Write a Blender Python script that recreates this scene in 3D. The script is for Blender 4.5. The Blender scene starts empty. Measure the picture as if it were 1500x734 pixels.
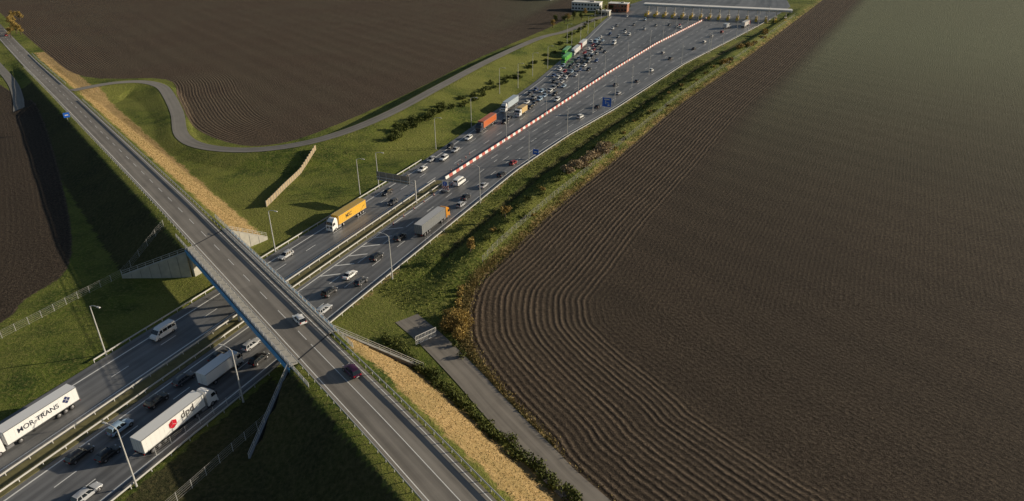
import bpy, math, random
import numpy as np
random.seed(7); rng=np.random.default_rng(7)
sc=bpy.context.scene
COL=sc.collection
# ------------------------------------------------------------------ frames
D=np.array([.4031,.9151]); N=np.array([.9151,-.4031])      # motorway: along / to the right
E=np.array([-.637,.7709]); M=np.array([.7709,.637])        # overpass road: along / to the right
def ST(s,t): return (s*D[0]+t*N[0], s*D[1]+t*N[1])
def RQ(r,q): return (r*E[0]+q*M[0], r*E[1]+q*M[1])
def Lf(s): return np.interp(s,[200,227,282,334,438,522,608,760,1100,1600],[-123.6,-125,-128.3,-132,-144,-156,-166,-150,-130,-130])
def Rf(s): return np.interp(s,[208,251,297,403,505,591,678,760,1100,1600],[-89.8,-86.5,-80.2,-70.4,-54,-41,-31,-42,-80,-80])
def Mf(s): return np.interp(s,[190,263,364,458,570,640,760,1100],[-108.5,-106,-103.4,-99,-88,-84,-90,-105])
def Ff(s): return np.interp(s,[151,185,231,321,415,555,738],[-66.5,-65,-61,-54,-42,-26,-6])
def ZB(r): return np.interp(r,[-120,0,80,200,380,480,560],[.3,4.8,7.5,7.5,4,1,.15])
def sstep(x,a,b):
    k=np.clip((x-a)/(b-a),0,1); return k*k*(3-2*k)
def catmull(P,n=6):
    P=[np.array(p,float) for p in P]; P=[2*P[0]-P[1]]+P+[2*P[-1]-P[-2]]; o=[]
    for i in range(1,len(P)-2):
        for k in range(n):
            u=k/n;a,b,c,d=P[i-1:i+3]
            o.append(.5*((2*b)+(c-a)*u+(2*a-5*b+4*c-d)*u*u+(3*b-a-3*c+d)*u**3))
    o.append(P[-2]); return np.array(o)
def pdist(x,y,P):
    best=np.full(x.shape,1e9); arc=np.zeros(x.shape); side=np.zeros(x.shape)
    for i in range(len(P)-1):
        a=P[i][:2];b=P[i+1][:2];v=b-a;l2=v@v
        k=np.clip(((x-a[0])*v[0]+(y-a[1])*v[1])/l2,0,1)
        dx=x-(a[0]+k*v[0]);dy=y-(a[1]+k*v[1]);d=np.hypot(dx,dy)
        m=d<best; best=np.where(m,d,best); arc=np.where(m,i+k,arc)
        side=np.where(m,v[0]*dy-v[1]*dx,side)
    return best,arc,side
def inpoly(x,y,P):
    r=np.zeros(x.shape,bool); n=len(P)
    for i in range(n):
        x1,y1=P[i][:2];x2,y2=P[(i+1)%n][:2]
        if y1==y2: continue
        c=((y1>y)!=(y2>y))&(x<(x2-x1)*(y-y1)/(y2-y1)+x1); r^=c
    return r
bR=catmull([(900,1740),(500,1040),(292,678),(200,519),(129,397),(80,316),(37,236),(15,196),(0,165),(-8,149),(-10,136),(-9,122),(-3,108),(6,93),(15,78),(66,16),(130,-61),(300,-266)],5)
bU=catmull([(-800,1048),(-485,667),(-294,438),(-229,368),(-183,362),(-157,318),(-132,276),(-106,254),(-88,258),(-73,283),(-50,335),(-20,416),(22,511),(40,557),(60,620),(150,900),(300,1200)],5)
bL=catmull([(-900,1030),(-500,585),(-257,345),(-221,312),(-164,233),(-118,162),(-116,139),(-118,120),(-154,36),(-250,-180)],5)
polyR=list(bR)+[(3500,-266),(3500,1740)]
polyU=list(bU)+[(300,3500),(-3500,3500),(-3500,1048)]
polyL=list(bL)+[(-3500,-180),(-3500,1030)]
svc=catmull([(-211,318,4),(-203,331,3.9),(-196,339,3.7),(-186,343,3.2),(-175,338,2.7),(-165,325,2.1),(-147,294,1.4),(-131,262,1.1),(-115,247,1.4),(-93,241,2.6),(-72,249,4.0),(-53,275,5.2),(-33,328,5.4),(-11,390,4.8),(18,462,3.4),(38,497,1.9),(62,554,.3),(90,610,.1)],5)
def rt(q,t): return (.448*q-t)/.893
ql,qr=33.6,45.8
cNL=np.array(RQ(rt(ql,-79.4),ql));cNR=np.array(RQ(rt(qr,-79.4),qr));cFL=np.array(RQ(rt(ql,-134.6),ql));cFR=np.array(RQ(rt(qr,-134.6),qr))
tNL=np.array([-44.5,87.]);tNR=np.array([-18.,112.]);tFL=np.array([-98.,150.]);tFR=np.array([-69.,172.])
spanP=[tNR,cNR,cNL,tNL,(-75,40),(-190,60),tFL,cFL,cFR,tFR,(-30,230),(10,150)]
def HT(x,y):
    x=np.asarray(x,float);y=np.asarray(y,float)
    s=x*D[0]+y*D[1];t=x*N[0]+y*N[1];r=x*E[0]+y*E[1];q=x*M[0]+y*M[1]
    L=Lf(s);R=Rf(s)
    h=.07*np.sin(x*.13+1)*np.cos(y*.11)+.05*np.sin(x*.37+y*.29)
    a=(t-R)*27/np.maximum(Ff(s)-R,5)
    h=h+np.interp(a,[0,7,10,17.5,19.5,26.5],[0,0,-.7,2.5,2.5,0])*sstep(s,110,150)*(1-sstep(s,640,720))
    d,arc,side=pdist(x,y,svc)
    zr=np.interp(arc,np.arange(len(svc)),svc[:,2])
    k=np.where(side>0,.8,.19)
    hb=zr-.1-np.maximum(0,d-3.6)*k
    h=np.where(hb>h,hb,h)
    z=ZB(r);aa=q-39.6
    he=z-.08-np.maximum(0,aa-6.4)/1.35-np.maximum(0,-aa-6.4)/1.7
    h=np.where(inpoly(x,y,spanP),h,np.maximum(h,he))
    mw=(t>L-1.6)&(t<R+1.0)
    return np.where(mw,-.15,h)
def HZ(x,y): return float(HT(np.array([x]),np.array([y]))[0])
# ------------------------------------------------------------------ materials
def nm(name):
    m=bpy.data.materials.new(name);m.use_nodes=True
    return m,m.node_tree.nodes,m.node_tree.links,m.node_tree.nodes["Principled BSDF"]
def pmat(name,c,rough=.5,metal=0,coat=0,var=.0,scale=3):
    m,n,l,b=nm(name)
    b.inputs["Base Color"].default_value=(*c,1);b.inputs["Roughness"].default_value=rough;b.inputs["Metallic"].default_value=metal
    b.inputs["Coat Weight"].default_value=coat
    if var:
        no=n.new("ShaderNodeTexNoise");no.inputs["Scale"].default_value=scale;no.inputs["Detail"].default_value=5
        tc=n.new("ShaderNodeTexCoord");l.new(tc.outputs["Object"],no.inputs["Vector"])
        mx=n.new("ShaderNodeMix");mx.data_type='RGBA'
        mx.inputs[6].default_value=(*[v*(1-var) for v in c],1);mx.inputs[7].default_value=(*[min(1,v*(1+var)) for v in c],1)
        l.new(no.outputs["Fac"],mx.inputs[0]);l.new(mx.outputs[2],b.inputs["Base Color"])
    return m
class NB:
    def __init__(s,m): s.n=m.node_tree.nodes;s.l=m.node_tree.links
    def noise(s,vec,scale,det=4,rough=.6):
        a=s.n.new("ShaderNodeTexNoise");a.inputs["Scale"].default_value=scale;a.inputs["Detail"].default_value=det;a.inputs["Roughness"].default_value=rough
        s.l.new(vec,a.inputs["Vector"]);return a.outputs["Fac"]
    def math(s,op,a,b=None,c=None,clamp=False):
        m=s.n.new("ShaderNodeMath");m.operation=op;m.use_clamp=clamp
        for i,v in enumerate((a,b,c)):
            if v is None: continue
            if isinstance(v,(int,float)): m.inputs[i].default_value=v
            else: s.l.new(v,m.inputs[i])
        return m.outputs[0]
    def mix(s,f,a,b):
        m=s.n.new("ShaderNodeMix");m.data_type='RGBA'
        for i,v in ((0,f),(6,a),(7,b)):
            if isinstance(v,tuple): m.inputs[i].default_value=(*v,1)
            elif isinstance(v,(int,float)): m.inputs[i].default_value=v
            else: s.l.new(v,m.inputs[i])
        return m.outputs[2]
    def ramp(s,v,a,b,lo=0,hi=1):
        m=s.n.new("ShaderNodeMapRange");m.interpolation_type='SMOOTHSTEP'
        s.l.new(v,m.inputs[0])
        for i,k in enumerate((a,b,lo,hi)): m.inputs[i+1].default_value=k
        return m.outputs[0]
    def attr(s,name):
        a=s.n.new("ShaderNodeAttribute");a.attribute_name=name;return a
def terrain_mat():
    m,n,l,b=nm("ground");k=NB(m)
    pos=n.new("ShaderNodeNewGeometry").outputs["Position"]
    sep=n.new("ShaderNodeSeparateXYZ");l.new(pos,sep.inputs[0])
    fd=k.attr("fd").outputs["Fac"];dry_shade=k.attr("dry_shade").outputs["Fac"];fa=k.attr("furamp").outputs["Fac"]
    n1=k.noise(pos,.02,5);n2=k.noise(pos,.15,6);n3=k.noise(pos,1.2,5,.7);n4=k.noise(pos,4.,3,.7)
    # grass
    g=k.mix(k.ramp(n2,.35,.65),(.050,.084,.015),(.145,.185,.030))
    g=k.mix(k.ramp(n1,.38,.60,0,.8),g,(.225,.235,.055))
    g=k.mix(k.ramp(n3,.46,.70,0,.6),g,(.29,.26,.09))
    g=k.mix(k.ramp(n4,.3,.55,.65,0),g,(.014,.022,.006))
    # rough bank grass (negative dryness = dark brown; embankment shade put into the colour)
    g=k.mix(k.ramp(k.math('ADD',dry_shade,k.math('MULTIPLY',k.math('SUBTRACT',n2,.5),.5)),-.5,-.15,.8,0),g,k.mix(k.ramp(n3,.3,.7),(.026,.025,.013),(.085,.070,.038)))
    dn=k.math('ADD',dry_shade,k.math('MULTIPLY',k.math('SUBTRACT',n2,.5),1.6))
    dn=k.math('ADD',dn,k.math('MULTIPLY',k.math('SUBTRACT',n3,.5),.8))
    dc=k.mix(k.ramp(n3,.3,.7),(.34,.225,.09),(.58,.41,.20))
    dc=k.mix(k.ramp(n4,.35,.5,.45,0),dc,(.18,.12,.05))
    dc=k.mix(k.ramp(n2,.45,.7,0,.5),dc,(.27,.21,.085))
    g=k.mix(k.ramp(dn,.35,.8),g,dc)
    # field
    w1=k.math('ADD',fd,k.math('MULTIPLY',k.math('SUBTRACT',n2,.5),1.0))
    f1=k.math('SINE',k.math('MULTIPLY',w1,2*math.pi/1.4))
    f1=k.math('MULTIPLY',f1,k.math('MULTIPLY_ADD',k.math('SINE',k.math('MULTIPLY',w1,2*math.pi/6.3)),.3,.85))
    f1=k.math('MULTIPLY',f1,k.ramp(n2,.25,.6,.55,1.1))
    fade=k.ramp(k.math('ADD',fd,k.math('MULTIPLY',n2,6)),27,36,1,.0)
    f2=k.math('SINE',k.math('MULTIPLY',w1,2*math.pi/1.1))
    fur=k.math('ADD',k.math('MULTIPLY',f1,fade),k.math('MULTIPLY',f2,k.math('SUBTRACT',.16,k.math('MULTIPLY',fade,.16))))
    fur=k.math('MULTIPLY',fur,fa)
    fc=k.mix(k.ramp(n3,.3,.72),(.034,.025,.018),(.100,.077,.057))
    fc=k.mix(k.ramp(n1,.35,.65,0,.45),fc,(.046,.037,.028))
    fc=k.mix(k.math('MULTIPLY',k.ramp(fur,-.1,1),k.ramp(n3,.3,.7,.35,.95)),fc,(.22,.165,.118))  # furrow crests lightened: sunlit ridges painted into the soil colour
    fc=k.mix(k.ramp(fur,-1,-.1,.62,0),fc,(.014,.010,.008))  # furrow troughs darkened: their shade is painted into the soil
    fc=k.mix(k.ramp(n4,.34,.54,.75,0),fc,(.013,.010,.008))
    fc=k.mix(k.ramp(n4,.58,.72,0,.5),fc,(.17,.14,.108))
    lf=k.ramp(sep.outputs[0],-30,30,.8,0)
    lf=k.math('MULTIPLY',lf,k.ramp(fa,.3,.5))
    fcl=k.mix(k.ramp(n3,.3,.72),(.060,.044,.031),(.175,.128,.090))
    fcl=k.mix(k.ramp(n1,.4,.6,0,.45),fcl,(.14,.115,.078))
    fcl=k.mix(k.ramp(fur,-.6,.6,.5,0),fcl,(.03,.022,.016))  # trough shade painted into the left field's soil as well
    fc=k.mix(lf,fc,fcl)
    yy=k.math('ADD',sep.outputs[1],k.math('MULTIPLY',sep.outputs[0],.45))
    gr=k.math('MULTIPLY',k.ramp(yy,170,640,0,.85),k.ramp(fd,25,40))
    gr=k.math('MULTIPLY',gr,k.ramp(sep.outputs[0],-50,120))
    fc=k.mix(k.math('MULTIPLY',gr,k.ramp(n3,.2,.6,.6,1)),fc,(.165,.180,.110))  # far field: green sprouts, with distance haze mixed into the colour
    edge=k.math('ADD',fd,k.math('MULTIPLY',k.math('SUBTRACT',n3,.5),2.4))
    isf=k.ramp(edge,-.25,.25)
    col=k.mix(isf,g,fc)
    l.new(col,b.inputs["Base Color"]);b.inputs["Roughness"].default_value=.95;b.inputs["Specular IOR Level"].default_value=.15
    hf=k.math('ADD',k.math('MULTIPLY',fur,.15),k.math('MULTIPLY',n3,.6))
    hf=k.math('ADD',hf,k.math('MULTIPLY',n4,.24))
    hg=k.math('ADD',k.math('MULTIPLY',n3,.7),k.math('MULTIPLY',n4,.25))
    hh=n.new("ShaderNodeMix");hh.data_type='FLOAT';l.new(isf,hh.inputs[0]);l.new(hg,hh.inputs[2]);l.new(hf,hh.inputs[3])
    bp=n.new("ShaderNodeBump");bp.inputs["Strength"].default_value=.85;bp.inputs["Distance"].default_value=1
    l.new(hh.outputs[0],bp.inputs["Height"]);l.new(bp.outputs[0],b.inputs["Normal"])
    return m
def asphalt_mat(name,c,streak=.25,rough=.75,lane=3.75,off=0,spec=.4):
    m,n,l,b=nm(name);k=NB(m)
    uv=n.new("ShaderNodeUVMap").outputs[0]
    sp=n.new("ShaderNodeSeparateXYZ");l.new(uv,sp.inputs[0])
    mp=n.new("ShaderNodeMapping");mp.inputs["Scale"].default_value=(1,.03,1);l.new(uv,mp.inputs[0])
    a=k.noise(mp.outputs[0],1.1,5);f=k.noise(uv,.12,5);g=k.noise(uv,9,2)
    ln=k.math('FLOOR',k.math('DIVIDE',k.math('ADD',sp.outputs[0],off),lane))
    pb=k.math('FLOOR',k.math('DIVIDE',sp.outputs[1],140))
    wn=n.new("ShaderNodeTexWhiteNoise");wn.noise_dimensions='2D';cb=n.new("ShaderNodeCombineXYZ");l.new(ln,cb.inputs[0]);l.new(pb,cb.inputs[1]);l.new(cb.outputs[0],wn.inputs["Vector"])
    wt=k.math('SINE',k.math('MULTIPLY',k.math('ADD',sp.outputs[0],off),4*math.pi/lane))
    v=k.math('ADD',k.math('MULTIPLY',a,.7),k.math('ADD',k.math('MULTIPLY',f,.5),k.math('MULTIPLY',wt,.06)))
    v=k.math('ADD',v,k.math('MULTIPLY',g,.15));v=k.math('ADD',v,k.math('MULTIPLY',k.math('SUBTRACT',wn.outputs["Value"],.5),.22))
    col=k.mix(k.ramp(v,.35,.95),tuple(x*(1-streak*1.4) for x in c),tuple(x*(1+streak) for x in c))
    l.new(col,b.inputs["Base Color"]);b.inputs["Roughness"].default_value=rough
    b.inputs["Specular IOR Level"].default_value=spec
    return m
def leaf_mat(name,c1,c2):
    m,n,l,b=nm(name);k=NB(m)
    t=k.attr("tint").outputs["Fac"]
    l.new(k.mix(t,c1,c2),b.inputs["Base Color"]);b.inputs["Roughness"].default_value=.8;b.inputs["Specular IOR Level"].default_value=.2
    return m
MAT={}
MAT['ground']=terrain_mat()
MAT['asphalt']=asphalt_mat("motorway_asphalt",(.155,.156,.158),.34,.5,spec=.65)
MAT['asphalt2']=asphalt_mat("overpass_asphalt",(.235,.215,.188),.25,.7,4.2)
MAT['asphalt3']=asphalt_mat("lane_asphalt",(.22,.205,.182),.2,.8)
MAT['pathm']=asphalt_mat("gravel_path",(.20,.18,.155),.35,.95)
MAT['dirt']=asphalt_mat("dirt_track",(.12,.09,.065),.35,.95)
MAT['line']=pmat("road_paint",(.80,.80,.77),.6,var=.15,scale=1.5)
MAT['median']=pmat("median_grass",(.15,.135,.055),.95,var=.5,scale=.8)
MAT['steel']=pmat("galvanised_steel",(.58,.57,.55),.5,.1,var=.12)
MAT['blue']=pmat("blue_paint",(.10,.38,.68),.5,var=.2,scale=.5)
MAT['conc']=pmat("concrete",(.45,.43,.38),.85,var=.3,scale=.7)
MAT['concd']=pmat("concrete_dark",(.25,.245,.23),.85,var=.25,scale=.7)
MAT['red']=pmat("red_plastic",(.45,.07,.05),.5)
MAT['white']=pmat("white_plastic",(.70,.69,.67),.5)
MAT['wood']=pmat("wood_board",(.36,.28,.18),.8,var=.3,scale=2)
MAT['tyre']=pmat("tyre",(.02,.02,.02),.8)
MAT['hub']=pmat("hub",(.4,.4,.42),.35,.8)
MAT['glass']=pmat("dark_glass",(.015,.02,.026),.08,0,.3)
MAT['dark']=pmat("dark_plastic",(.03,.03,.032),.6)
MAT['lampw']=pmat("headlight",(.7,.72,.75),.15)
MAT['lampr']=pmat("tail_light",(.5,.02,.015),.25)
MAT['signb']=pmat("sign_blue",(.02,.13,.6),.4)
MAT['signback']=pmat("sign_back",(.22,.23,.24),.5,.4)
MAT['yellow']=pmat("yellow_paint",(.75,.48,.03),.5)
MAT['brick']=pmat("brick",(.30,.13,.08),.85,var=.2,scale=3)
MAT['roof']=pmat("flat_roof",(.78,.77,.74),.8,var=.1,scale=.3)
MAT['bark']=pmat("bark",(.09,.065,.045),.9,var=.3,scale=4)
MAT['leafg']=leaf_mat("foliage_green",(.030,.048,.012),(.15,.165,.04))
MAT['leafy']=leaf_mat("foliage_autumn",(.14,.09,.028),(.50,.36,.11))
MAT['leafp']=leaf_mat("foliage_pale",(.18,.13,.07),(.50,.39,.25))
MAT['grassm']=leaf_mat("grass_mixed",(.11,.10,.03),(.42,.32,.14))
MAT['grassg']=leaf_mat("grass_green",(.06,.088,.018),(.24,.25,.065))
_p={}
def paint(c,rough=.3):
    if c not in _p: _p[c]=pmat("paint",c,rough,0,.6)
    return _p[c]
# ------------------------------------------------------------------ mesh helpers
class MB:
    def __init__(s): s.v=[];s.f=[];s.m=[];s.mats=[]
    def mi(s,mat):
        if mat not in s.mats: s.mats.append(mat)
        return s.mats.index(mat)
    def add(s,v,f,mat):
        o=len(s.v);s.v+= [tuple(map(float,p)) for p in v];i=s.mi(mat)
        for q in f: s.f.append([a+o for a in q]);s.m.append(i)
    def box(s,c,d,mat,rz=0,top=1,topx=None):
        x,y,z=c;a,b,h=d[0]/2,d[1]/2,d[2]/2;tx=top if topx is None else topx
        P=[(-a,-b,-h),(a,-b,-h),(a,b,-h),(-a,b,-h),(-a*tx,-b*top,h),(a*tx,-b*top,h),(a*tx,b*top,h),(-a*tx,b*top,h)]
        cs,sn=math.cos(rz),math.sin(rz)
        s.add([(x+p[0]*cs-p[1]*sn,y+p[0]*sn+p[1]*cs,z+p[2]) for p in P],[(0,3,2,1),(4,5,6,7),(0,1,5,4),(1,2,6,5),(2,3,7,6),(3,0,4,7)],mat)
    def hexa(s,P,mat): s.add(P,[(0,3,2,1),(4,5,6,7),(0,1,5,4),(1,2,6,5),(2,3,7,6),(3,0,4,7)],mat)
    def cyl(s,a,b,r1,r2,mat,n=8):
        a=np.array(a,float);b=np.array(b,float);d=b-a;d/=np.linalg.norm(d)
        u=np.cross(d,(0,0,1.) if abs(d[2])<.9 else (1.,0,0));u/=np.linalg.norm(u);w=np.cross(d,u)
        P=[];
        for c,r in ((a,r1),(b,r2)):
            for i in range(n):
                th=2*math.pi*i/n;P.append(c+r*(math.cos(th)*u+math.sin(th)*w))
        F=[(i,(i+1)%n,n+(i+1)%n,n+i) for i in range(n)]+[tuple(range(n))[::-1],tuple(range(n,2*n))]
        s.add(P,F,mat)
    def sweep(s,P,w,h,mat,closed=False):
        P=np.array(P,float);n=len(P);V=[]
        T=np.gradient(P[:,:2],axis=0);T/=np.maximum(np.linalg.norm(T,axis=1),1e-6)[:,None]
        for i in range(n):
            nx,ny=-T[i][1],T[i][0]
            for a,b in ((-w/2,-h/2),(w/2,-h/2),(w/2,h/2),(-w/2,h/2)):
                V.append((P[i][0]+nx*a,P[i][1]+ny*a,P[i][2]+b))
        F=[]
        for i in range(n-1):
            o=4*i
            for k in range(4): F.append((o+k,o+(k+1)%4,o+4+(k+1)%4,o+4+k))
        F+=[(0,1,2,3),(4*n-1,4*n-2,4*n-3,4*n-4)]
        s.add(V,F,mat)
    def loft(s,rings,mat,caps=True):
        n=len(rings[0]);V=[p for r in rings for p in r];F=[]
        for i in range(len(rings)-1):
            for k in range(n): F.append((i*n+k,i*n+(k+1)%n,(i+1)*n+(k+1)%n,(i+1)*n+k))
        if caps: F+=[tuple(range(n))[::-1],tuple(range((len(rings)-1)*n,len(rings)*n))]
        s.add(V,F,mat)
    def mesh(s,name,smooth=None):
        me=bpy.data.meshes.new(name);me.from_pydata(s.v,[],s.f)
        for m in s.mats: me.materials.append(m)
        me.polygons.foreach_set("material_index",s.m)
        if smooth:
            me.polygons.foreach_set("use_smooth",[True]*len(s.f))
            me.update();me.set_sharp_from_angle(angle=math.radians(smooth))
        me.update();return me
def obj(name,me,loc=(0,0,0),rz=0,parent=None):
    o=bpy.data.objects.new(name,me);COL.objects.link(o);o.location=loc;o.rotation_euler=(0,0,rz)
    if parent: o.parent=parent
    return o
def ribbon(name,pts_l,pts_r,mat,u0=0,u1=8,zf=None,nx=1,coll=None):
    n=len(pts_l);V=[];UV=[];F=[];arc=0
    for i in range(n):
        a=np.array(pts_l[i],float);b=np.array(pts_r[i],float)
        if i: arc+=np.linalg.norm((a+b)[:2]/2-pm)
        pm=(a+b)[:2]/2
        for k in range(nx+1):
            p=a+(b-a)*k/nx;V.append(p);UV.append((u0+(u1-u0)*k/nx,arc))
    V=np.array(V)
    if zf is not None: V[:,2]=HT(V[:,0],V[:,1])+zf
    for i in range(n-1):
        for k in range(nx):
            o=i*(nx+1)+k;F.append((o,o+1,o+nx+2,o+nx+1))
    me=bpy.data.meshes.new(name);me.from_pydata([tuple(v) for v in V],[],F)
    uv=me.uv_layers.new(name="UVMap")
    for p in me.polygons:
        for li,vi in zip(p.loop_indices,p.vertices): uv.data[li].uv=UV[vi]
    me.materials.append(mat);me.update()
    if n>1 and me.polygons[0].normal.z<0: me.flip_normals()
    return obj(name,me)
# ------------------------------------------------------------------ terrain
def axis(lo,f0,f1,hi,st,g):
    a=list(np.arange(f0,f1,st));d=st;x=a[-1]
    while x<hi: d*=g;x+=d;a.append(x)
    d=st;x=f0;b=[]
    while x>lo: d*=g;x-=d;b.append(x)
    return np.array(b[::-1]+a)
xs=axis(-3000,-250,130,3000,1.0,1.035);ys=axis(-400,62,330,3200,1.0,1.012)
X,Y=np.meshgrid(xs,ys);Z=HT(X.ravel(),Y.ravel());x=X.ravel();y=Y.ravel()
fd=np.full(x.shape,-99.);fam=np.ones(x.shape)
for b,pl,am in ((bR,polyR,1.),(bU,polyU,.75),(bL,polyL,.12)):
    d,_,_=pdist(x,y,b);ins=inpoly(x,y,pl);fd=np.maximum(fd,np.where(ins,d,-d));fam=np.where(ins,am,fam)
s_=x*D[0]+y*D[1];t_=x*N[0]+y*N[1];r_=x*E[0]+y*E[1];q_=x*M[0]+y*M[1]
dR,_,_=pdist(x,y,bR)
spn=inpoly(x,y,spanP)
dry_shade=np.exp(-np.maximum(0,dR-1)/2.6)*.62
sl=(q_>45.5)&(q_<57)&(~spn)&(r_<520)
dry_shade=np.where(sl,np.clip(.35+.75*sstep(q_,45,49)*(1-sstep(q_,54,57.5)),0,1.2),dry_shade)
dry_shade=np.where((q_<33)&(q_>20)&(r_<420)&(~spn),-.6,dry_shade)  # left slopes: brownish grass, darkened further to paint in the embankment's shade
dry_shade=np.where((t_>-88)&(s_<112)&(q_<33),-.6,dry_shade)  # painted dark patch where the bridge embankment's shadow falls
a_=(t_-Rf(s_))
dry_shade=np.where((a_>0)&(a_<2.0)&(s_<600)&(s_>108),.45,dry_shade)
dry_shade=np.where((np.abs(a_*27/np.maximum(Ff(s_)-Rf(s_),5)-9)<1.4)&(s_>140)&(s_<640),-.45,dry_shade)
me=bpy.data.meshes.new("ground");nx,ny=len(xs),len(ys)
me.vertices.add(nx*ny);me.vertices.foreach_set("co",np.stack([x,y,Z],1).ravel())
ii=np.arange(nx*ny).reshape(ny,nx);Q=np.stack([ii[:-1,:-1],ii[:-1,1:],ii[1:,1:],ii[1:,:-1]],-1).reshape(-1,4)
me.loops.add(Q.size);me.loops.foreach_set("vertex_index",Q.ravel().astype(np.int32))
me.polygons.add(len(Q));me.polygons.foreach_set("loop_start",np.arange(0,Q.size,4,dtype=np.int32))
me.update(calc_edges=True)
me.polygons.foreach_set("use_smooth",np.ones(len(Q),bool))
for nme,arr in (("fd",fd),("dry_shade",dry_shade),("furamp",fam)):
    at=me.attributes.new(nme,'FLOAT','POINT');at.data.foreach_set("value",arr.astype(np.float32))
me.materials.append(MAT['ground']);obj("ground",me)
# ------------------------------------------------------------------ motorway
S=np.concatenate([np.arange(-120,720,4),np.arange(720,1600,20)])
def sp(s,t,z): return (*ST(s,t),z)
ribbon("motorway",[sp(s,Lf(s)-1,0) for s in S],[sp(s,Rf(s)+.4,0) for s in S],MAT['asphalt'],0,34,nx=4)
med=MB()
Sm=[s for s in S if s<=190]
ml=[sp(s,-110.6,0.1) for s in Sm];mr=[sp(s,-106.4,.1) for s in Sm]
for i in range(len(Sm)-1):
    med.add([ml[i],mr[i],mr[i+1],ml[i+1],(*ml[i][:2],0.0),(*mr[i][:2],0.0),(*mr[i+1][:2],0.0),(*ml[i+1][:2],0.0)],[(0,1,2,3),(0,3,7,4),(1,5,6,2)],MAT['median'])
obj("median_strip",med.mesh("median_strip"))
mk=MB()
def mark(tf,s0,s1,w=.2,dash=None,step=4,z=.006):
    def piece(a,b):
        n=max(1,int((b-a)/8))
        for k in range(n):
            p,q=a+(b-a)*k/n,a+(b-a)*(k+1)/n
            mk.add([sp(p,tf(p)-w/2,z),sp(p,tf(p)+w/2,z),sp(q,tf(q)+w/2,z),sp(q,tf(q)-w/2,z)],[(0,1,2,3)],MAT['line'])
    if dash is None: piece(s0,s1)
    else:
        a=s0
        while a<s1: piece(a,min(a+dash[0],s1));a+=dash[0]+dash[1]
c=lambda v:(lambda s:v)
mark(lambda s:Lf(s)+1.6,-100,560,.3)
mark(c(-117.4),-100,200,.2,(4,8))
mark(c(-112.3),-100,190,.3)
mark(c(-105.2),-100,190,.3)
mark(c(-100.6),-100,215,.2,(4,8));mark(c(-96.1),-100,215,.2,(4,8))
mark(lambda s:Rf(s)-1.4,-100,560,.3)
for fr in (.2,.36,.52,.68,.84): mark(lambda s,fr=fr:Lf(s)+(Mf(s)-Lf(s))*fr,205 if fr in(.36,.68) else 300,560,.2,(5,7))
for fr in (.25,.5,.75): mark(lambda s,fr=fr:Mf(s)+(Rf(s)-Mf(s))*fr,215,560,.2,(5,7))
for s0 in range(118,150,6):
    mk.add([sp(s0,-105.0,.007),sp(s0+.5,-105.0,.007),sp(s0+3.5,-101.2,.007),sp(s0+3.0,-101.2,.007)],[(0,3,2,1)],MAT['line'])
# ------------------------------------------------------------------ overpass
R_=np.concatenate([np.arange(-140,620,8),np.arange(620,1400,40)])
ribbon("overpass_road",[(*RQ(r,35.7),ZB(r)) for r in R_],[(*RQ(r,44.1),ZB(r)) for r in R_],MAT['asphalt2'],0,8.4,nx=3)
def rmark(q0,w,r0,r1,dash=None):
    a=r0
    while a<r1:
        e=min(a+(dash[0] if dash else 8),r1)
        mk.add([(*RQ(a,q0-w/2),ZB(a)+.008),(*RQ(a,q0+w/2),ZB(a)+.008),(*RQ(e,q0+w/2),ZB(e)+.008),(*RQ(e,q0-w/2),ZB(e)+.008)],[(0,1,2,3)],MAT['line'])
        a=e+(dash[1] if dash else 0)
rmark(36.3,.16,-100,640);rmark(43.5,.16,-100,640);rmark(39.9,.14,-100,110);rmark(39.9,.14,112,640,(4,6))
obj("road_markings",mk.mesh("road_markings"))
b=MB()
P=[]
for z in (6.3,7.49):
    P+=[(*RQ(rt(ql,-79.5),ql),z),(*RQ(rt(qr,-79.5),qr),z),(*RQ(rt(qr,-134.5),qr),z),(*RQ(rt(ql,-134.5),ql),z)]
b.hexa(P,MAT['concd'])
for qg in (34.6,37.6,40.6,43.6):
    b.sweep([(*RQ(rt(qg,t),qg),5.9) for t in (-80,-107,-134)],.6,.9,MAT['concd'])
for q0,w in ((34.5,1.7),(45.0,1.3)):
    b.sweep([(*RQ(r,q0),ZB(r)+.06) for r in np.linspace(rt(q0,-79),rt(q0,-135),12)],w,.16,MAT['conc'])
for tt in (-79.3,-134.7):
    b.sweep([(*RQ(rt(q0,tt),q0),7.513) for q0 in (35.7,44.1)],.35,.02,MAT['dark'])
deck=obj("overpass_bridge",b.mesh("overpass_bridge"))
fb=MB()
for q0 in (33.4,46.0):
    fb.sweep([(*RQ(r,q0),6.95) for r in np.linspace(rt(q0,-79),rt(q0,-135),12)],.22,1.1,MAT['blue'])
obj("fascia_beam",fb.mesh("fascia_beam"),parent=deck)
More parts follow.
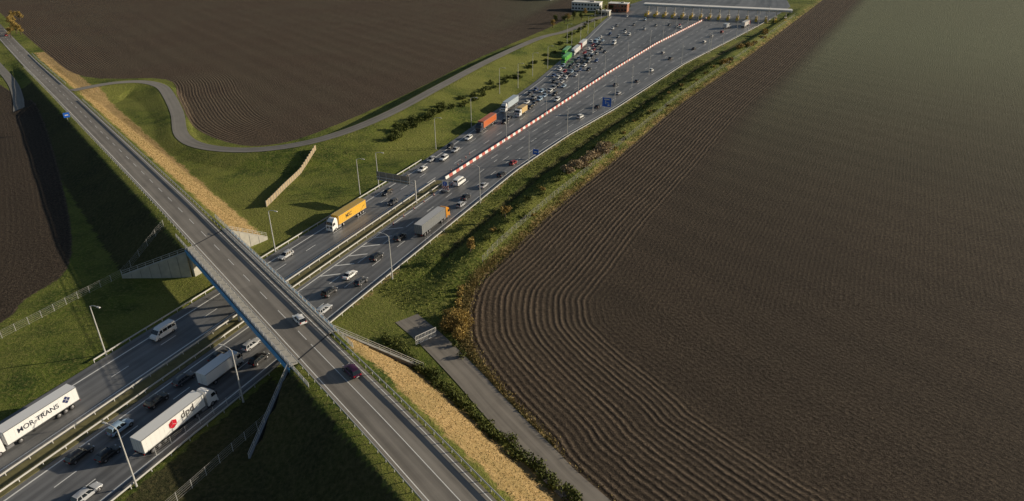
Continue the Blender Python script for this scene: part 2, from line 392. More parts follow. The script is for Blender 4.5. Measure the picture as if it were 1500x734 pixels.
def wall(g,p0,z0,p1,z1,off,th,mat,rail=True,cope=None):
    p0=np.array(p0);p1=np.array(p1);v=p1-p0;L=np.linalg.norm(v);v/=L;n=np.array([-v[1],v[0]])
    a0,a1,b0,b1=p0+n*(off-th/2),p0+n*(off+th/2),p1+n*(off-th/2),p1+n*(off+th/2)
    g.hexa([(*a0,-1),(*a1,-1),(*b1,-1),(*b0,-1),(*a0,z0),(*a1,z0),(*b1,z1),(*b0,z1)],mat)
    k=int(L/2.2)
    for i in range(1,k):
        u=i/k;p=p0+v*L*u;zt=z0+(z1-z0)*u
        for sg in (-1,1):
            c_=p+n*(off+sg*th/2);g.box((c_[0],c_[1],(zt-.3)/2),(.12,.08,max(.1,zt-.3)),MAT['concd'],math.atan2(v[1],v[0]))
    if rail:
        c0,c1=p0+n*off,p1+n*off
        g.sweep([(*c0,z0+.05),(*c1,z1+.05)],th+.1,.14,cope or mat)
        for dz in (.7,1.2): g.sweep([(*c0,z0+dz),(*c1,z1+dz)],.07,.07,MAT['steel'])
        for i in range(9):
            p=c0+(c1-c0)*i/8;z=z0+(z1-z0)*i/8;g.box((p[0],p[1],z+.65),(.07,.07,1.1),MAT['steel'])
for c0,c1,z,off in ((cNL,cNR,6.28,.4),(cFL,cFR,6.28,-.4)):
    g=MB();wall(g,c0,z,c1,z,off,1.2,MAT['conc'],False);obj("abutment_wall",g.mesh("abutment_wall"),parent=deck)
for c0,t0,off,th,mt,z1 in ((cNL,tNL,-.25,.35,'signback',.2),(cNR,tNR,.3,.5,'concd',.2),(cFL,tFL,.3,.7,'conc',.7),(cFR,tFR,-.3,.7,'conc',.7)):
    g=MB();wall(g,c0,7.0,t0,z1,off,th,MAT[mt]);obj("wing_wall",g.mesh("wing_wall"),parent=deck)
pr=MB()
for tt in (-108.5,):
    for q0 in (35.5,39.7,43.9):
        x0,y0=RQ(rt(q0,tt),q0);pr.cyl((x0,y0,-.1),(x0,y0,5.2),.5,.5,MAT['conc'],14)
    pr.sweep([(*RQ(rt(q0,tt),q0),5.3) for q0 in (34.2,45.2)],1.2,.6,MAT['conc'])
obj("bridge_pier",pr.mesh("bridge_pier",30),parent=deck)
# ------------------------------------------------------------------ railings
def guardrail(P,name="guardrail",post=4,h=.75,parent=None,double=False):
    g=MB();P=np.array(P,float)
    seg=np.linalg.norm(np.diff(P[:,:2],axis=0),axis=1);cum=np.concatenate([[0],np.cumsum(seg)])
    n=max(2,int(cum[-1]/post));ss=np.linspace(0,cum[-1],n)
    Q=np.stack([np.interp(ss,cum,P[:,k]) for k in range(3)],1)
    B=Q.copy();B[:,2]+=h-.13;g.sweep(B,.09,.13,MAT['steel']);B=Q.copy();B[:,2]+=h+.05;g.sweep(B,.09,.13,MAT['steel'])
    B=Q.copy();B[:,2]+=h-.04;g.sweep(B,.04,.1,MAT['steel'])
    for i in range(n):
        k=min(i,n-2);a=math.atan2(*(Q[k+1]-Q[k])[[1,0]])
        g.box((Q[i][0],Q[i][1],Q[i][2]+h/2-.1),(.12,.1,h+.2),MAT['steel'],a)
    return obj(name,g.mesh(name),parent=parent)
def railing(P,name="bridge_railing",h=1.15,post=2,parent=None):
    g=MB();P=np.array(P,float)
    n=max(2,int(np.linalg.norm(P[-1]-P[0])/post));Q=np.stack([np.linspace(P[0][k],P[-1][k],n) for k in range(3)],1)
    for z in (.15,h): 
        B=Q.copy();B[:,2]+=z;g.sweep(B,.10,.08,MAT['steel'])
    for z in (.45,.75): 
        B=Q.copy();B[:,2]+=z;g.sweep(B,.05,.05,MAT['steel'])
    a=math.atan2(*(Q[1]-Q[0])[[1,0]])
    for q in Q: g.box((q[0],q[1],q[2]+h/2),(.12,.12,h),MAT['steel'],a)
    return obj(name,g.mesh(name),parent=parent)
for q0 in (33.75,45.6): railing([(*RQ(rt(q0,-72),q0),7.56),(*RQ(rt(q0,-142),q0),7.56)],parent=deck)
for q0,r1,r0 in ((35.3,470,-100),(44.5,362,-100)):
    guardrail([(*RQ(r,q0),ZB(r)) for r in np.arange(r0,r1,8)],post=2.5)
guardrail([(*RQ(r,44.9),ZB(r)) for r in np.arange(400,520,8)])
guardrail([sp(s,Rf(s)+.9,0) for s in np.arange(-60,600,6)])
guardrail([sp(s,Lf(s)-1.2,0) for s in np.arange(70,205,6)])
guardrail([sp(s,-110.2,.1) for s in np.arange(-60,192,6)])
guardrail([sp(s,-106.8,.1) for s in np.arange(-60,192,6)])
g=MB();s0=190;i=0
while s0<585:
    a=s0;e=s0+2.4
    p,q=sp(a,Mf(a),0),sp(e-.08,Mf(e),0)
    mt=MAT['red'] if i%2 else MAT['white']
    V=[]
    for z,w in ((.0,.28),(.3,.2),(.9,.09)):
        for pp in (p,q):
            for sg in (-1,1): V.append((pp[0]+N[0]*w*sg,pp[1]+N[1]*w*sg,z+.003))
    g.add(V,[(0,1,5,4),(4,5,9,8),(2,6,7,3),(6,10,11,7),(0,4,6,2),(4,8,10,6),(1,3,7,5),(5,7,11,9),(8,9,11,10)],mt)
    s0=e;i+=1
obj("traffic_barrier",g.mesh("traffic_barrier"))
def cone():
    g=MB();g.box((0,0,.03),(.5,.5,.05),MAT['dark']);
    for z0,z1,r0,r1,m in ((.05,.35,.2,.14,'red'),(.35,.55,.14,.10,'white'),(.55,.9,.10,.03,'red')): g.cyl((0,0,z0),(0,0,z1),r0,r1,MAT[m],10)
    return g.mesh("traffic_cone")
cm=cone()
for s0,t0 in [(186,-104),(182,-104.6),(176,-105),(170,-105.2),(164,-105.2),(158,-105.2),(152,-105),(204,-111),(208,-111.5),(212,-112),(198,-110.6),(216,-112.5)]:
    obj("traffic_cone",cm,(*ST(s0,t0),.01))
# ------------------------------------------------------------------ service road, path, track
def offs(P,w):
    T=np.gradient(P[:,:2],axis=0);T/=np.linalg.norm(T,axis=1)[:,None];Nn=np.stack([-T[:,1],T[:,0]],1)
    return [(*(P[i,:2]+Nn[i]*w),0) for i in range(len(P))],[(*(P[i,:2]-Nn[i]*w),0) for i in range(len(P))]
def dense(P,n=4):
    i=np.linspace(0,len(P)-1,(len(P)-1)*n+1);return np.stack([np.interp(i,np.arange(len(P)),P[:,k]) for k in range(P.shape[1])],1)
a,c2=offs(dense(svc,4)[6:],2.7);ribbon("service_road",a,c2,MAT['asphalt3'],0,5.4,zf=.13,nx=4)
pth=catmull([(-24,131),(-17,122),(-9,110),(-3.5,101),(5,88),(12,78),(40,44),(90,-16)],6)
a,c2=offs(dense(pth,2),2.9);ribbon("gravel_path",a,c2,MAT['pathm'],0,5.8,zf=.08,nx=4)
side=np.array([RQ(r,q) for r,q in ((372,21),(400,24),(440,26),(500,25),(560,24),(700,22),(900,10))])
a,c2=offs(dense(catmull(side,5),2),2.2);ribbon("side_road",a,c2,MAT['asphalt3'],0,4.4,zf=.12,nx=3)
trk=catmull([(-420,520),(-300,370),(-250,295),(-212,232),(-190,175),(-192,110),(-240,40)],8)
for o_ in (-.9,.9):
    T=np.gradient(trk,axis=0);T/=np.linalg.norm(T,axis=1)[:,None];tk=dense(trk+np.stack([-T[:,1],T[:,0]],1)*o_,2)
    a,c2=offs(tk,.35);ribbon("dirt_track",a,c2,MAT['dirt'],0,.7,zf=.05,nx=1)
# ------------------------------------------------------------------ fences
def wire_fence(P,name="wire_fence",h=1.9,post=3):
    g=MB();P=np.array(P,float)
    seg=np.linalg.norm(np.diff(P,axis=0),axis=1);cum=np.concatenate([[0],np.cumsum(seg)])
    ss=np.arange(0,cum[-1],post);qx=np.interp(ss,cum,P[:,0]);qy=np.interp(ss,cum,P[:,1]);qz=HT(qx,qy)
    for k in range(len(ss)): g.cyl((qx[k],qy[k],qz[k]-.1),(qx[k],qy[k],qz[k]+h),.05,.05,MAT['steel'],5)
    for z in (.2,.65,1.1,1.5,h-.05): g.sweep(np.stack([qx,qy,qz+z],1),.018,.018,MAT['steel'])
    return obj(name,g.mesh(name))
wire_fence([ST(s,Ff(s)-3.5) for s in range(140,620,6)])
wire_fence([ST(s,-151) for s in range(20,116,5)])
wire_fence([ST(s,-80) for s in range(20,74,4)])
wire_fence([(-61,88),(-56,97),(-51,106)])
g=MB();A=np.array([-76,194.]);B=np.array([-72,240.]);n=24
for i in range(n):
    p=A+(B-A)*i/n;q=A+(B-A)*(i+1)/n;z=HZ(*((p+q)/2))
    an=math.atan2(q[1]-p[1],q[0]-p[0]);c_=(p+q)/2
    g.box((c_[0],c_[1],z+.9),(np.linalg.norm(q-p)-.12,.1,2.0),MAT['wood'],an)
    g.box((p[0],p[1],z+1.0),(.2,.22,2.2),MAT['concd'],an)
    for k in range(3): g.box((c_[0],c_[1],z+.4+k*.6),(np.linalg.norm(q-p)-.14,.16,.08),MAT['wood'],an)
obj("wooden_fence",g.mesh("wooden_fence"))
g=MB();A=np.array([-20.5,120.5]);B=np.array([-16.6,124.]);an=math.atan2(*(B-A)[::-1]);Lg=np.linalg.norm(B-A);z=HZ(*A)
for k in range(15):
    p=A+(B-A)*k/14;g.box((p[0],p[1],z+1.2),(.09 if k%7==0 else .05,.06,2.2),MAT['white'],an)
for zz in (.2,1.2,2.25): g.box((*((A+B)/2),z+zz),(Lg,.09,.09),MAT['white'],an)
obj("metal_gate",g.mesh("metal_gate"))
# ------------------------------------------------------------------ street lamps
def lampmesh(h=12,double=False):
    g=MB();g.cyl((0,0,-.1),(0,0,.6),.2,.18,MAT['steel'],8);g.cyl((0,0,.6),(0,0,h),.16,.09,MAT['steel'],8)
    for sg in ((1,-1) if double else (1,)):
        pts=[(0,0,h-.3),(.5*sg,0,h+.2),(1.3*sg,0,h+.42),(2.2*sg,0,h+.45)]
        for a,b in zip(pts,pts[1:]): g.cyl(a,b,.08,.07,MAT['steel'],6)
        g.box((2.6*sg,0,h+.43),(1.0,.36,.16),MAT['steel'],0,.7)
    return g.mesh("street_lamp",40)
lm=lampmesh();lm2=lampmesh(12,True)
lamps=[(-85,117),(-51,102),(-64,164),(-30,149),(-49,204),(-44,210),(-29,249),(-17,278),(-6,328),(3,342),(11,368),(20,388),(-10,197),(6,233),(22,264),(36,299),(48,316),(60,342),(74,372),(97,397),(122,430),(36,459),(-61,81)]
angN=math.atan2(N[1],N[0])
for x0,y0 in lamps:
    s=x0*D[0]+y0*D[1];t=x0*N[0]+y0*N[1]
    left=t<-115
    z=HZ(x0,y0);dbl=abs(t-Mf(s))<5
    obj("street_lamp",lm2 if dbl else lm,(x0,y0,max(z,0)),angN+(0 if left else math.pi))
for k in range(6):
    s=440+k*28; obj("street_lamp",lm2,(*ST(s,Mf(s)+1.2),0),angN); obj("street_lamp",lm,(*ST(s,Rf(s)+2),0),angN+math.pi)
    obj("street_lamp",lm,(*ST(s-20,Lf(s-20)-2),HZ(*ST(s-20,Lf(s-20)-2))),angN)
for s in (235,275,315,355,395): obj("street_lamp",lm2,(*ST(s,Mf(s)+1.0),0),angN)
# ------------------------------------------------------------------ signs
g=MB();x0,y0=-30,197;h=7
P0=np.array([x0,y0]);L1=P0-N*14
for dz in (0,.9):
    g.cyl((x0,y0,h-.3+dz-.9),(L1[0],L1[1],h-.3+dz-.9),.12,.12,MAT['steel'],6)
g.cyl((x0,y0,0),(x0,y0,h+.6),.28,.22,MAT['steel'],10)
cc=P0-N*8
g.box((cc[0],cc[1]+.3,h+.1),(12,.14,2.6),MAT['signback'],angN)
cf=cc+D*.16
g.box((cf[0],cf[1]+.3,h+.1),(11.8,.06,2.4),MAT['signb'],angN)
for k in range(5):
    p=P0-N*(2.6+k*2.6)-D*.1;g.box((p[0],p[1]+.3,h+.1),(.12,.16,2.5),MAT['steel'],angN)
obj("gantry_sign",g.mesh("gantry_sign"))
g=MB();g.box((0,0,4.6),(4,.08,4),MAT['signb']);g.box((0,-.05,5.9),(2.3,.03,.5),MAT['white']);g.box((-.5,-.05,4.6),(.25,.03,1.6),MAT['white']);g.box((.5,-.05,4.4),(1.2,.03,.25),MAT['white']);g.box((.9,-.05,3.4),(.9,.03,.7),MAT['white'])
for xx in (-1.1,1.1): g.cyl((xx,.1,0),(xx,.1,6.7),.08,.08,MAT['steel'],6)
obj("traffic_sign",g.mesh("traffic_sign"),(42,299,0),angN)
g=MB();g.box((0,0,2.4),(2.2,.08,2.0),MAT['signb']);g.box((0,-.05,2.4),(1.2,.03,.4),MAT['white']);g.cyl((0,.1,0),(0,.1,3.3),.06,.06,MAT['steel'],6)
ms=g.mesh("traffic_sign");obj("traffic_sign",ms,(*ST(222,-88.3),0),angN);obj("traffic_sign",ms,(*RQ(322,33.2),float(ZB(322))-.2),math.atan2(M[1],M[0]))
g=MB()
g.box((0,0,.5),(2.6,1.6,.3),MAT['signback']);
for sx in(-1,1): g.cyl((sx*1.1,-.5,.3),(sx*1.1,-.3,.3),.3,.3,MAT['tyre'],10)
for k in range(6):
    for j in range(3): g.box((-1.0+k*.4,0,1.1+j*.45),(.38,.1,.43),MAT['red'] if (k+j)%2 else MAT['white'])
g.cyl((0,-.06,2.9),(0,.06,2.9),.75,.75,MAT['signb'],20);g.box((0,-.09,2.9),(.2,.04,.9),MAT['white'],0)
g.box((0,.02,2.9),(2.2,.08,1.8),MAT['white'])
obj("roadworks_trailer",g.mesh("roadworks_trailer"),(*ST(180,-103),0.01),angN)
# ------------------------------------------------------------------ vehicles
def wheels(g,xsx,hw,r,w=.24,n=14):
    for xx in xsx:
        for sy in (-1,1):
            g.cyl((xx,sy*(hw-w),r),(xx,sy*hw,r),r,r,MAT['tyre'],n)
            g.cyl((xx,sy*hw,r),(xx,sy*(hw+.012),r),r*.6,r*.55,MAT['hub'],n)
def car_mesh(kind,col):
    g=MB();pm=paint(col)
    if kind=='sedan': L,W,H,xb,xt=4.6,1.82,1.45,(-1.75,1.05),(-.95,.25)
    elif kind=='hatch': L,W,H,xb,xt=4.1,1.78,1.5,(-1.98,.95),(-1.5,.2)
    elif kind=='estate': L,W,H,xb,xt=4.7,1.84,1.48,(-2.25,1.0),(-1.85,.25)
    else: L,W,H,xb,xt=4.6,1.9,1.72,(-2.15,1.05),(-1.75,.35)
    bz=.95 if kind!='suv' else 1.08
    dz=0 if kind!='suv' else .08
    h=L/2;w=W/2
    st=[(-h,.5,.72,.80),(-h+.1,.32,bz-.08,.93),(-h+.5,.27,bz,.98),(-1.2,.25,bz+.01,1),(0,.25,bz-.02,1),(.9,.25,bz-.03,.99),(h-.7,.27,bz-.12,.97),(h-.2,.3,bz-.25,.88),(h,.42,.62,.74)]
    rings=[]
    for x0,zl,zh,k in st:
        zl+=dz;ww=w*k
        rings.append([(x0,-ww*.85,zl),(x0,-ww*.98,zl+.12),(x0,-ww,(zl+zh)/2),(x0,-ww*.96,zh-.1),(x0,-ww*.84,zh),(x0,0,zh+.03),(x0,ww*.84,zh),(x0,ww*.96,zh-.1),(x0,ww,(zl+zh)/2),(x0,ww*.98,zl+.12),(x0,ww*.85,zl)])
    g.loft(rings,pm)
    z0=bz-.04;z1=H-.05;wb=w*.88;wt=w*.68
    def bot(u): return xb[0]+(xb[1]-xb[0])*u
    def top(u): return xt[0]+(xt[1]-xt[0])*u
    us=[0,.05,.3,.34,.6,.64,.95,1] if kind!='hatch' else [0,.12,.45,.5,.93,1,1,1]
    us=sorted(set(us))
    for sy in (-1,1):
        for i in range(len(us)-1):
            narrow=(us[i+1]-us[i])<.13
            V=[(bot(us[i]),sy*wb,z0),(bot(us[i+1]),sy*wb,z0),(top(us[i+1]),sy*wt,z1),(top(us[i]),sy*wt,z1)]
            g.add(V,[(0,1,2,3) if sy<0 else (3,2,1,0)],pm if narrow else MAT['glass'])
    g.add([(bot(0),-wb,z0),(bot(0),wb,z0),(top(0),wt,z1),(top(0),-wt,z1)],[(3,2,1,0)],MAT['glass'])
    g.add([(bot(1),-wb,z0),(bot(1),wb,z0),(top(1),wt,z1),(top(1),-wt,z1)],[(0,1,2,3)],MAT['glass'])
    a,c_=top(0)-.05,top(1)+.04
    rr=[[(a,-wt-.02,z1),(a,-wt+.06,z1+.04),(a,wt-.06,z1+.04),(a,wt+.02,z1)],[((a+c_)/2,-wt-.03,z1),((a+c_)/2,-wt+.06,z1+.08),((a+c_)/2,wt-.06,z1+.08),((a+c_)/2,wt+.03,z1)],[(c_,-wt-.02,z1),(c_,-wt+.06,z1+.03),(c_,wt-.06,z1+.03),(c_,wt+.02,z1)]]
    g.loft(rr,pm)
    rw=.33 if kind!='suv' else .37
    wheels(g,(-h+.85,h-.85),w+.005,rw)
    for sy in (-1,1):
        for xx in (-h+.85,h-.85): g.cyl((xx,sy*(w-.3),rw+.03),(xx,sy*(w+.002),rw+.03),rw+.07,rw+.07,MAT['dark'],12)
        g.box((h-.13,sy*w*.62,.66+dz),(.2,.36,.13),MAT['lampw'],0,.8)
        g.box((-h+.06,sy*w*.66,.8+dz),(.14,.3,.16),MAT['lampr'],0,.85)
        g.box((.75,sy*(w+.09),bz+.06),(.14,.2,.13),pm,0,.8)
    g.box((h-.02,0,.5+dz),(.08,w*.9,.14),MAT['dark']);g.box((-h+.02,0,.5+dz),(.07,.5,.12),MAT['white'])
    return g.mesh("car",35)
def van_mesh(col):
    g=MB();pm=paint(col);w=.98
    prof=[(-2.8,.5,2.3),(-2.7,.4,2.5),(0,.38,2.58),(1.1,.38,2.52),(1.5,.38,2.2),(2.1,.38,1.45),(2.75,.4,1.15),(2.9,.45,.8)]
    rings=[]
    for i,(x0,zl,zh) in enumerate(prof):
        ww=w*(1 if i<6 else (.97 if i==6 else .85)); tw=ww*(.88 if zh>1.4 else .95)
        rings.append([(x0,-ww,zl),(x0,-ww,min(1.3,zh*.8)),(x0,-tw,zh-.06),(x0,-tw+.08,zh),(x0,tw-.08,zh),(x0,tw,zh-.06),(x0,ww,min(1.3,zh*.8)),(x0,ww,zl)])
    g.loft(rings,pm)
    g.add([(2.12,-.84,1.47),(2.12,.84,1.47),(1.53,.8,2.2),(1.53,-.8,2.2)],[(0,1,2,3)],MAT['glass'])
    for sy in (-1,1):
        for xa,xb_ in ((.75,1.6),(-.5,.6),(-1.7,-.6),(-2.6,-1.8)):
            V=[(xa,sy*.972,1.42),(xb_,sy*.972,1.42),(min(xb_,1.35),sy*.905,2.1),(xa,sy*.905,2.1)]
            g.add(V,[(0,1,2,3) if sy<0 else (3,2,1,0)],MAT['glass'])
        g.box((2.8,sy*.7,.95),(.15,.3,.22),MAT['lampw']);g.box((-2.8,sy*.86,1.2),(.06,.14,.5),MAT['lampr']);g.box((1.75,sy*1.1,1.55),(.15,.25,.32),MAT['dark'])
    g.box((-2.8,0,1.9),(.04,1.5,.6),MAT['glass']);g.box((2.9,0,.6),(.1,1.5,.2),MAT['dark'])
    wheels(g,(-1.8,1.9),.99,.36)
    return g.mesh("van",35)
def cab(g,x0,col,high=3.75):
    pm=paint(col);w=1.24
    prof=[(.55,0,2.32,w*.98),(.9,0,2.36,w),(1.9,0,2.34,w),(2.05,0,2.28,w*.985),(2.9,0,1.98,w*.95),(3.15,0,1.75,w*.93),(high-.15,.15,1.1,w*.86),(high,.3,.75,w*.8)]
    rings=[[(x0+a,-ww,z),(x0+b,-ww*.93,z),(x0+b+.06,0,z),(x0+b,ww*.93,z),(x0+a,ww,z)][::1] for z,a,b,ww in prof]
    g.loft(rings,pm)
    g.add([(x0+2.31,-1.06,2.08),(x0+2.36,0,2.08),(x0+2.31,1.06,2.08),(x0+2.03,1.0,2.86),(x0+2.08,0,2.86),(x0+2.03,-1.0,2.86)],[(0,1,4,5),(1,2,3,4)],MAT['glass'])
    for sy in (-1,1):
        V=[(x0+1.1,sy*1.255,1.98),(x0+2.1,sy*1.235,1.98),(x0+1.85,sy*1.205,2.7),(x0+1.1,sy*1.215,2.7)]
        g.add(V,[(0,1,2,3) if sy<0 else (3,2,1,0)],MAT['glass'])
        g.box((x0+2.36,sy*.95,.8),(.12,.4,.22),MAT['lampw']);g.box((x0+2.15,sy*1.4,2.35),(.14,.22,.75),MAT['dark'])
        g.box((x0+1.0,sy*1.05,.45),(2.0,.3,.35),MAT['dark'])
    g.box((x0+2.37,0,1.35),(.06,1.7,.6),MAT['dark']);g.box((x0+2.35,0,.5),(.2,2.4,.32),pm);g.box((x0+2.2,0,2.93),(.35,2.0,.07),MAT['dark'])
def semi_mesh(cabc,trc,skirt=MAT['dark'],L=13.6,roofc=None):
    g=MB();tp=paint(trc,.45);f=8.25
    cab(g,f-2.4,cabc)
    xr=-8.25;xf=xr+L
    rc=paint(roofc,.5) if roofc else tp
    g.box(((xr+xf)/2,0,2.6),(L,2.54,2.7),tp)
    g.box(((xr+xf)/2,0,3.98),(L-.06,2.48,.06),rc)
    for z in (1.22,3.96):
        for sy in (-1,1): g.box(((xr+xf)/2,sy*1.275,z),(L+.02,.04,.12),MAT['signback'])
    for sy in (-1,1):
        for x0 in (xr+.05,xf-.05): g.box((x0,sy*1.275,2.6),(.12,.045,2.7),MAT['signback'])
        n=int(L/.9)
        for k in range(1,n): g.box((xr+k*L/n,sy*1.272,2.6),(.035,.02,2.55),tp)
        g.box((xr+4.6,sy*1.18,.78),(0.1,.05,.6),MAT['dark']);g.box((xr+7.2,sy*1.18,.8),(4.2,.05,.4),skirt)
        g.box((xf-2.6,sy*.9,.65),(.16,.16,.9),MAT['dark'])
        g.box((xr+.02,sy*1.0,.95),(.06,.35,.2),MAT['lampr'])
    for y0 in (-.62,.62): 
        g.box((xr-.01,y0,2.6),(.04,1.18,2.55),tp)
        for yy in (-.3,.3): g.box((xr-.05,y0+yy,2.6),(.04,.04,2.5),MAT['steel'])
    g.box((xr,0,.85),(.12,2.3,.14),MAT['dark'])
    g.box(((xr+xf)/2,0,1.1),(L-.3,1.0,.28),MAT['dark']);g.box((f-3.6,0,.85),(5.2,.9,.25),MAT['dark'])
    wheels(g,(xr+1.7,xr+3.0,xr+4.3),1.22,.5,.4);wheels(g,(f-1.4,f-5.1),1.22,.5,.4)
    for sy in (-1,1): g.box((f-3.3,sy*1.0,.75),(1.2,.45,.55),MAT['hub'])
    return g.mesh("semi_truck",30)
def rigid_mesh(cabc,bc,L=9.0):
    g=MB();tp=paint(bc,.45);f=L/2
    cab(g,f-2.4,cabc,3.2);xr=-L/2;xf=f-2.7
    g.box(((xr+xf)/2,0,2.3),(xf-xr,2.5,2.5),tp);g.box(((xr+xf)/2,0,3.57),(xf-xr-.08,2.42,.05),tp)
    for sy in (-1,1):
        for z in (1.1,3.52): g.box(((xr+xf)/2,sy*1.255,z),(xf-xr+.02,.04,.1),MAT['signback'])
        g.box(((xr+xf)/2,sy*1.1,.75),(2.4,.06,.4),MAT['dark']);g.box((xr,sy*.95,.85),(.06,.3,.2),MAT['lampr'])
    g.box((0,0,.9),(L-.6,.9,.3),MAT['dark']);g.box((xr-.02,0,2.3),(.03,.05,2.4),MAT['steel'])
    wheels(g,(xr+2.0,f-1.4),1.2,.48,.36)
    return g.mesh("box_truck",30)
WH=(.82,.82,.81);SI=(.45,.46,.48);BK=(.012,.012,.014);DG=(.07,.072,.08);BL=(.03,.07,.2);LB=(.35,.48,.62);RD=(.35,.02,.02);PU=(.06,.01,.04);GN=(.10,.45,.05);OR=(.55,.13,.03);YE=(.75,.42,.03);GY=(.22,.23,.24)
_cm={}
def cmesh(k,c):
    if (k,c) not in _cm: _cm[(k,c)]=van_mesh(c) if k=='van' else car_mesh(k,c)
    return _cm[(k,c)]
def heading(s,t,fwd):
    a=(t-Lf(s))/(Rf(s)-Lf(s));e=4
    t2=Lf(s+e)+(Rf(s+e)-Lf(s+e))*a if s>205 else t
    p=np.array(ST(s,t));q=np.array(ST(s+e,t2));v=(q-p)*(1 if fwd else -1)
    return math.atan2(v[1],v[0])
def car(k,c,s,t,fwd,j=.0):
    nmn='van' if k=='van' else 'car'
    return obj(nmn,cmesh(k,c),(*ST(s,t),.008),heading(s,t,fwd)+j)
K=['sedan','hatch','estate','suv']
car('van',WH,83,-119.8,False)
for s,t,k,cc_ in [(123,-120,'estate',SI),(171,-119.5,'estate',BK),(165,-113.5,'hatch',DG),(184,-121,'hatch',DG),(194,-119.8,'sedan',WH),(204,-122.0,'hatch',SI),(207,-118.4,'suv',WH),(217,-119,'sedan',SI),(220,-123,'hatch',BK),(232,-121,'estate',WH),(258,-117,'suv',BK),(264,-118,'sedan',DG),(300,-109,'suv',WH),(447,-124,'van',WH),(500,-131,'sedan',BK)]:
    car(k,cc_,s,t,False)
cols=[WH,WH,WH,SI,SI,BK,BK,DG,DG,BL,GY,RD,LB]
for lane,(o0,a0,a1,gap) in enumerate([(5,290,455,10),(8.8,262,470,8),(12.5,282,462,7.2),(16.2,300,440,10),(20,320,430,26)]):
    s=a0+random.random()*6
    while s<a1:
        t=Lf(s)+o0+random.uniform(-.3,.3)
        tr=[(384,-134.5,13),(428,-139.5,13),(408,-137,13),(402,-141,13),(280,-124.5,12),(272,-115.5,9)]
        if all(abs(s-a)>(w if abs(t-b_)<3.4 else 0) for a,b_,w in tr) and random.random()<.88:
            car(random.choice(K+['van']) if random.random()<.3 else random.choice(K),random.choice(cols),s,t,False,random.uniform(-.02,.02))
        s+=gap*random.uniform(.8,1.7)
for k in range(16):
    s=random.uniform(470,575);car(random.choice(K),random.choice(cols),s,random.uniform(Lf(s)+12,Mf(s)-3),False)
for s,t,k,cc_ in [(58,-102.4,'suv',LB),(50.5,-103,'estate',BK),(52.5,-98.6,'hatch',BK),(45,-94,'estate',SI),(66,-102.5,'suv',BK),(73,-103,'estate',DG),(81.5,-102.4,'sedan',BK),(87.5,-99.2,'estate',SI),(84,-94,'suv',BK),(105,-93.8,'estate',SI),(112,-97.5,'suv',BK),(121,-98,'sedan',WH),(119.5,-93.6,'hatch',DG),(132,-97.4,'suv',BK),(144.5,-98,'suv',BK),(172,-93,'hatch',SI),(188,-102,'van',WH),(178,-94.5,'sedan',BK),(189,-93.5,'sedan',SI),(201,-92.5,'estate',BK),(213,-93.3,'hatch',RD),(278,-90,'suv',WH),(297,-88,'hatch',BK),(324,-86,'sedan',SI),(352,-84,'hatch',DG),(379,-83,'suv',WH),(451,-73,'sedan',BK),(477,-71,'estate',WH),(340,-92,'sedan',DG),(415,-80,'suv',DG),(500,-70,'sedan',SI),(520,-66,'suv',RD),(545,-64,'sedan',WH),(430,-88,'hatch',SI)]:
    car(k,cc_,s,t,True)
def rcar(k,c,r,q,up): 
    v=E if up else -E;obj('car',cmesh(k,c),(*RQ(r,q),float(ZB(r))+.01),math.atan2(v[1],v[0]))
rcar('hatch',WH,119,41.6,True);rcar('suv',PU,96.5,41.7,True)
rcar('hatch',RD,640,38,False);rcar('sedan',RD,600,41,True)
def truck(me,s,t,fwd,name='semi_truck'):
    return obj(name,me,(*ST(s,t),.01),heading(s,t,fwd))
def text(par,body,size,x,y,z,col,side,name="lettering"):
    cu=bpy.data.curves.new(name,'FONT');cu.body=body;cu.size=size;cu.extrude=.004;cu.align_x='CENTER';cu.offset=size*.012
    cu.materials.append(paint(col,.5));o=bpy.data.objects.new(name,cu);COL.objects.link(o);o.parent=par
    o.location=(x,y,z);o.rotation_euler=(math.pi/2,0,math.pi if side>0 else 0);return o
T1=truck(semi_mesh(WH,(.82,.82,.82)),51.8,-116.6,False)
text(T1,"MOR-TRANS",1.35,-.6,1.30,2.2,(.02,.025,.05),1)
g=MB();
for k in range(4):
    a=k*math.pi/2;cx,cz=.42*math.cos(a),.42*math.sin(a);g.add([(cx-.36,0,cz),(cx,0,cz-.36),(cx+.36,0,cz),(cx,0,cz+.36)],[(0,1,2,3)],paint((.02,.03,.12),.5))
g.box((0,0,0),(.28,.01,.28),paint((.4,.42,.5),.5))
obj("logo",g.mesh("logo"),(-5.9,1.31,2.75),0,T1)
T2=truck(semi_mesh(WH,(.82,.82,.80),skirt=MAT['dark']),62.8,-93.4,True)
text(T2,"dpd",2.0,1.4,-1.30,2.35,(.08,.07,.07),-1)
g=MB();ps=[(math.cos(math.pi/6+i*math.pi/3)*.95,math.sin(math.pi/6+i*math.pi/3)*.95) for i in range(6)]
for k in range(3):
    i0=(2*k+1)%6;V=[(0,0,0)]+[(ps[(i0+j)%6][0],0,ps[(i0+j)%6][1]) for j in (0,1,2)]
    c0=np.mean(V,axis=0);V=[tuple(c0+(np.array(v)-c0)*.93) for v in V]
    g.add(V,[(0,1,2,3)],paint((.6,.01,.03) if k else (.42,.01,.02),.5))
obj("logo",g.mesh("logo"),(-1.9,-1.31,2.7),0,T2)
truck(rigid_mesh(WH,WH,9.5),77.5,-97.7,True,'box_truck')
T3=truck(semi_mesh(WH,YE,roofc=(.6,.4,.08)),148.5,-118.8,False)
text(T3,"MSC",1.6,.5,1.30,2.1,(.06,.04,.02),1)
truck(semi_mesh((.6,.25,.02),(.20,.21,.22),roofc=(.5,.5,.5)),155.5,-93.6,True)
truck(semi_mesh((.03,.035,.06),OR),249,-121.5,False)
truck(semi_mesh(WH,(.45,.52,.58)),280,-124.5,False)
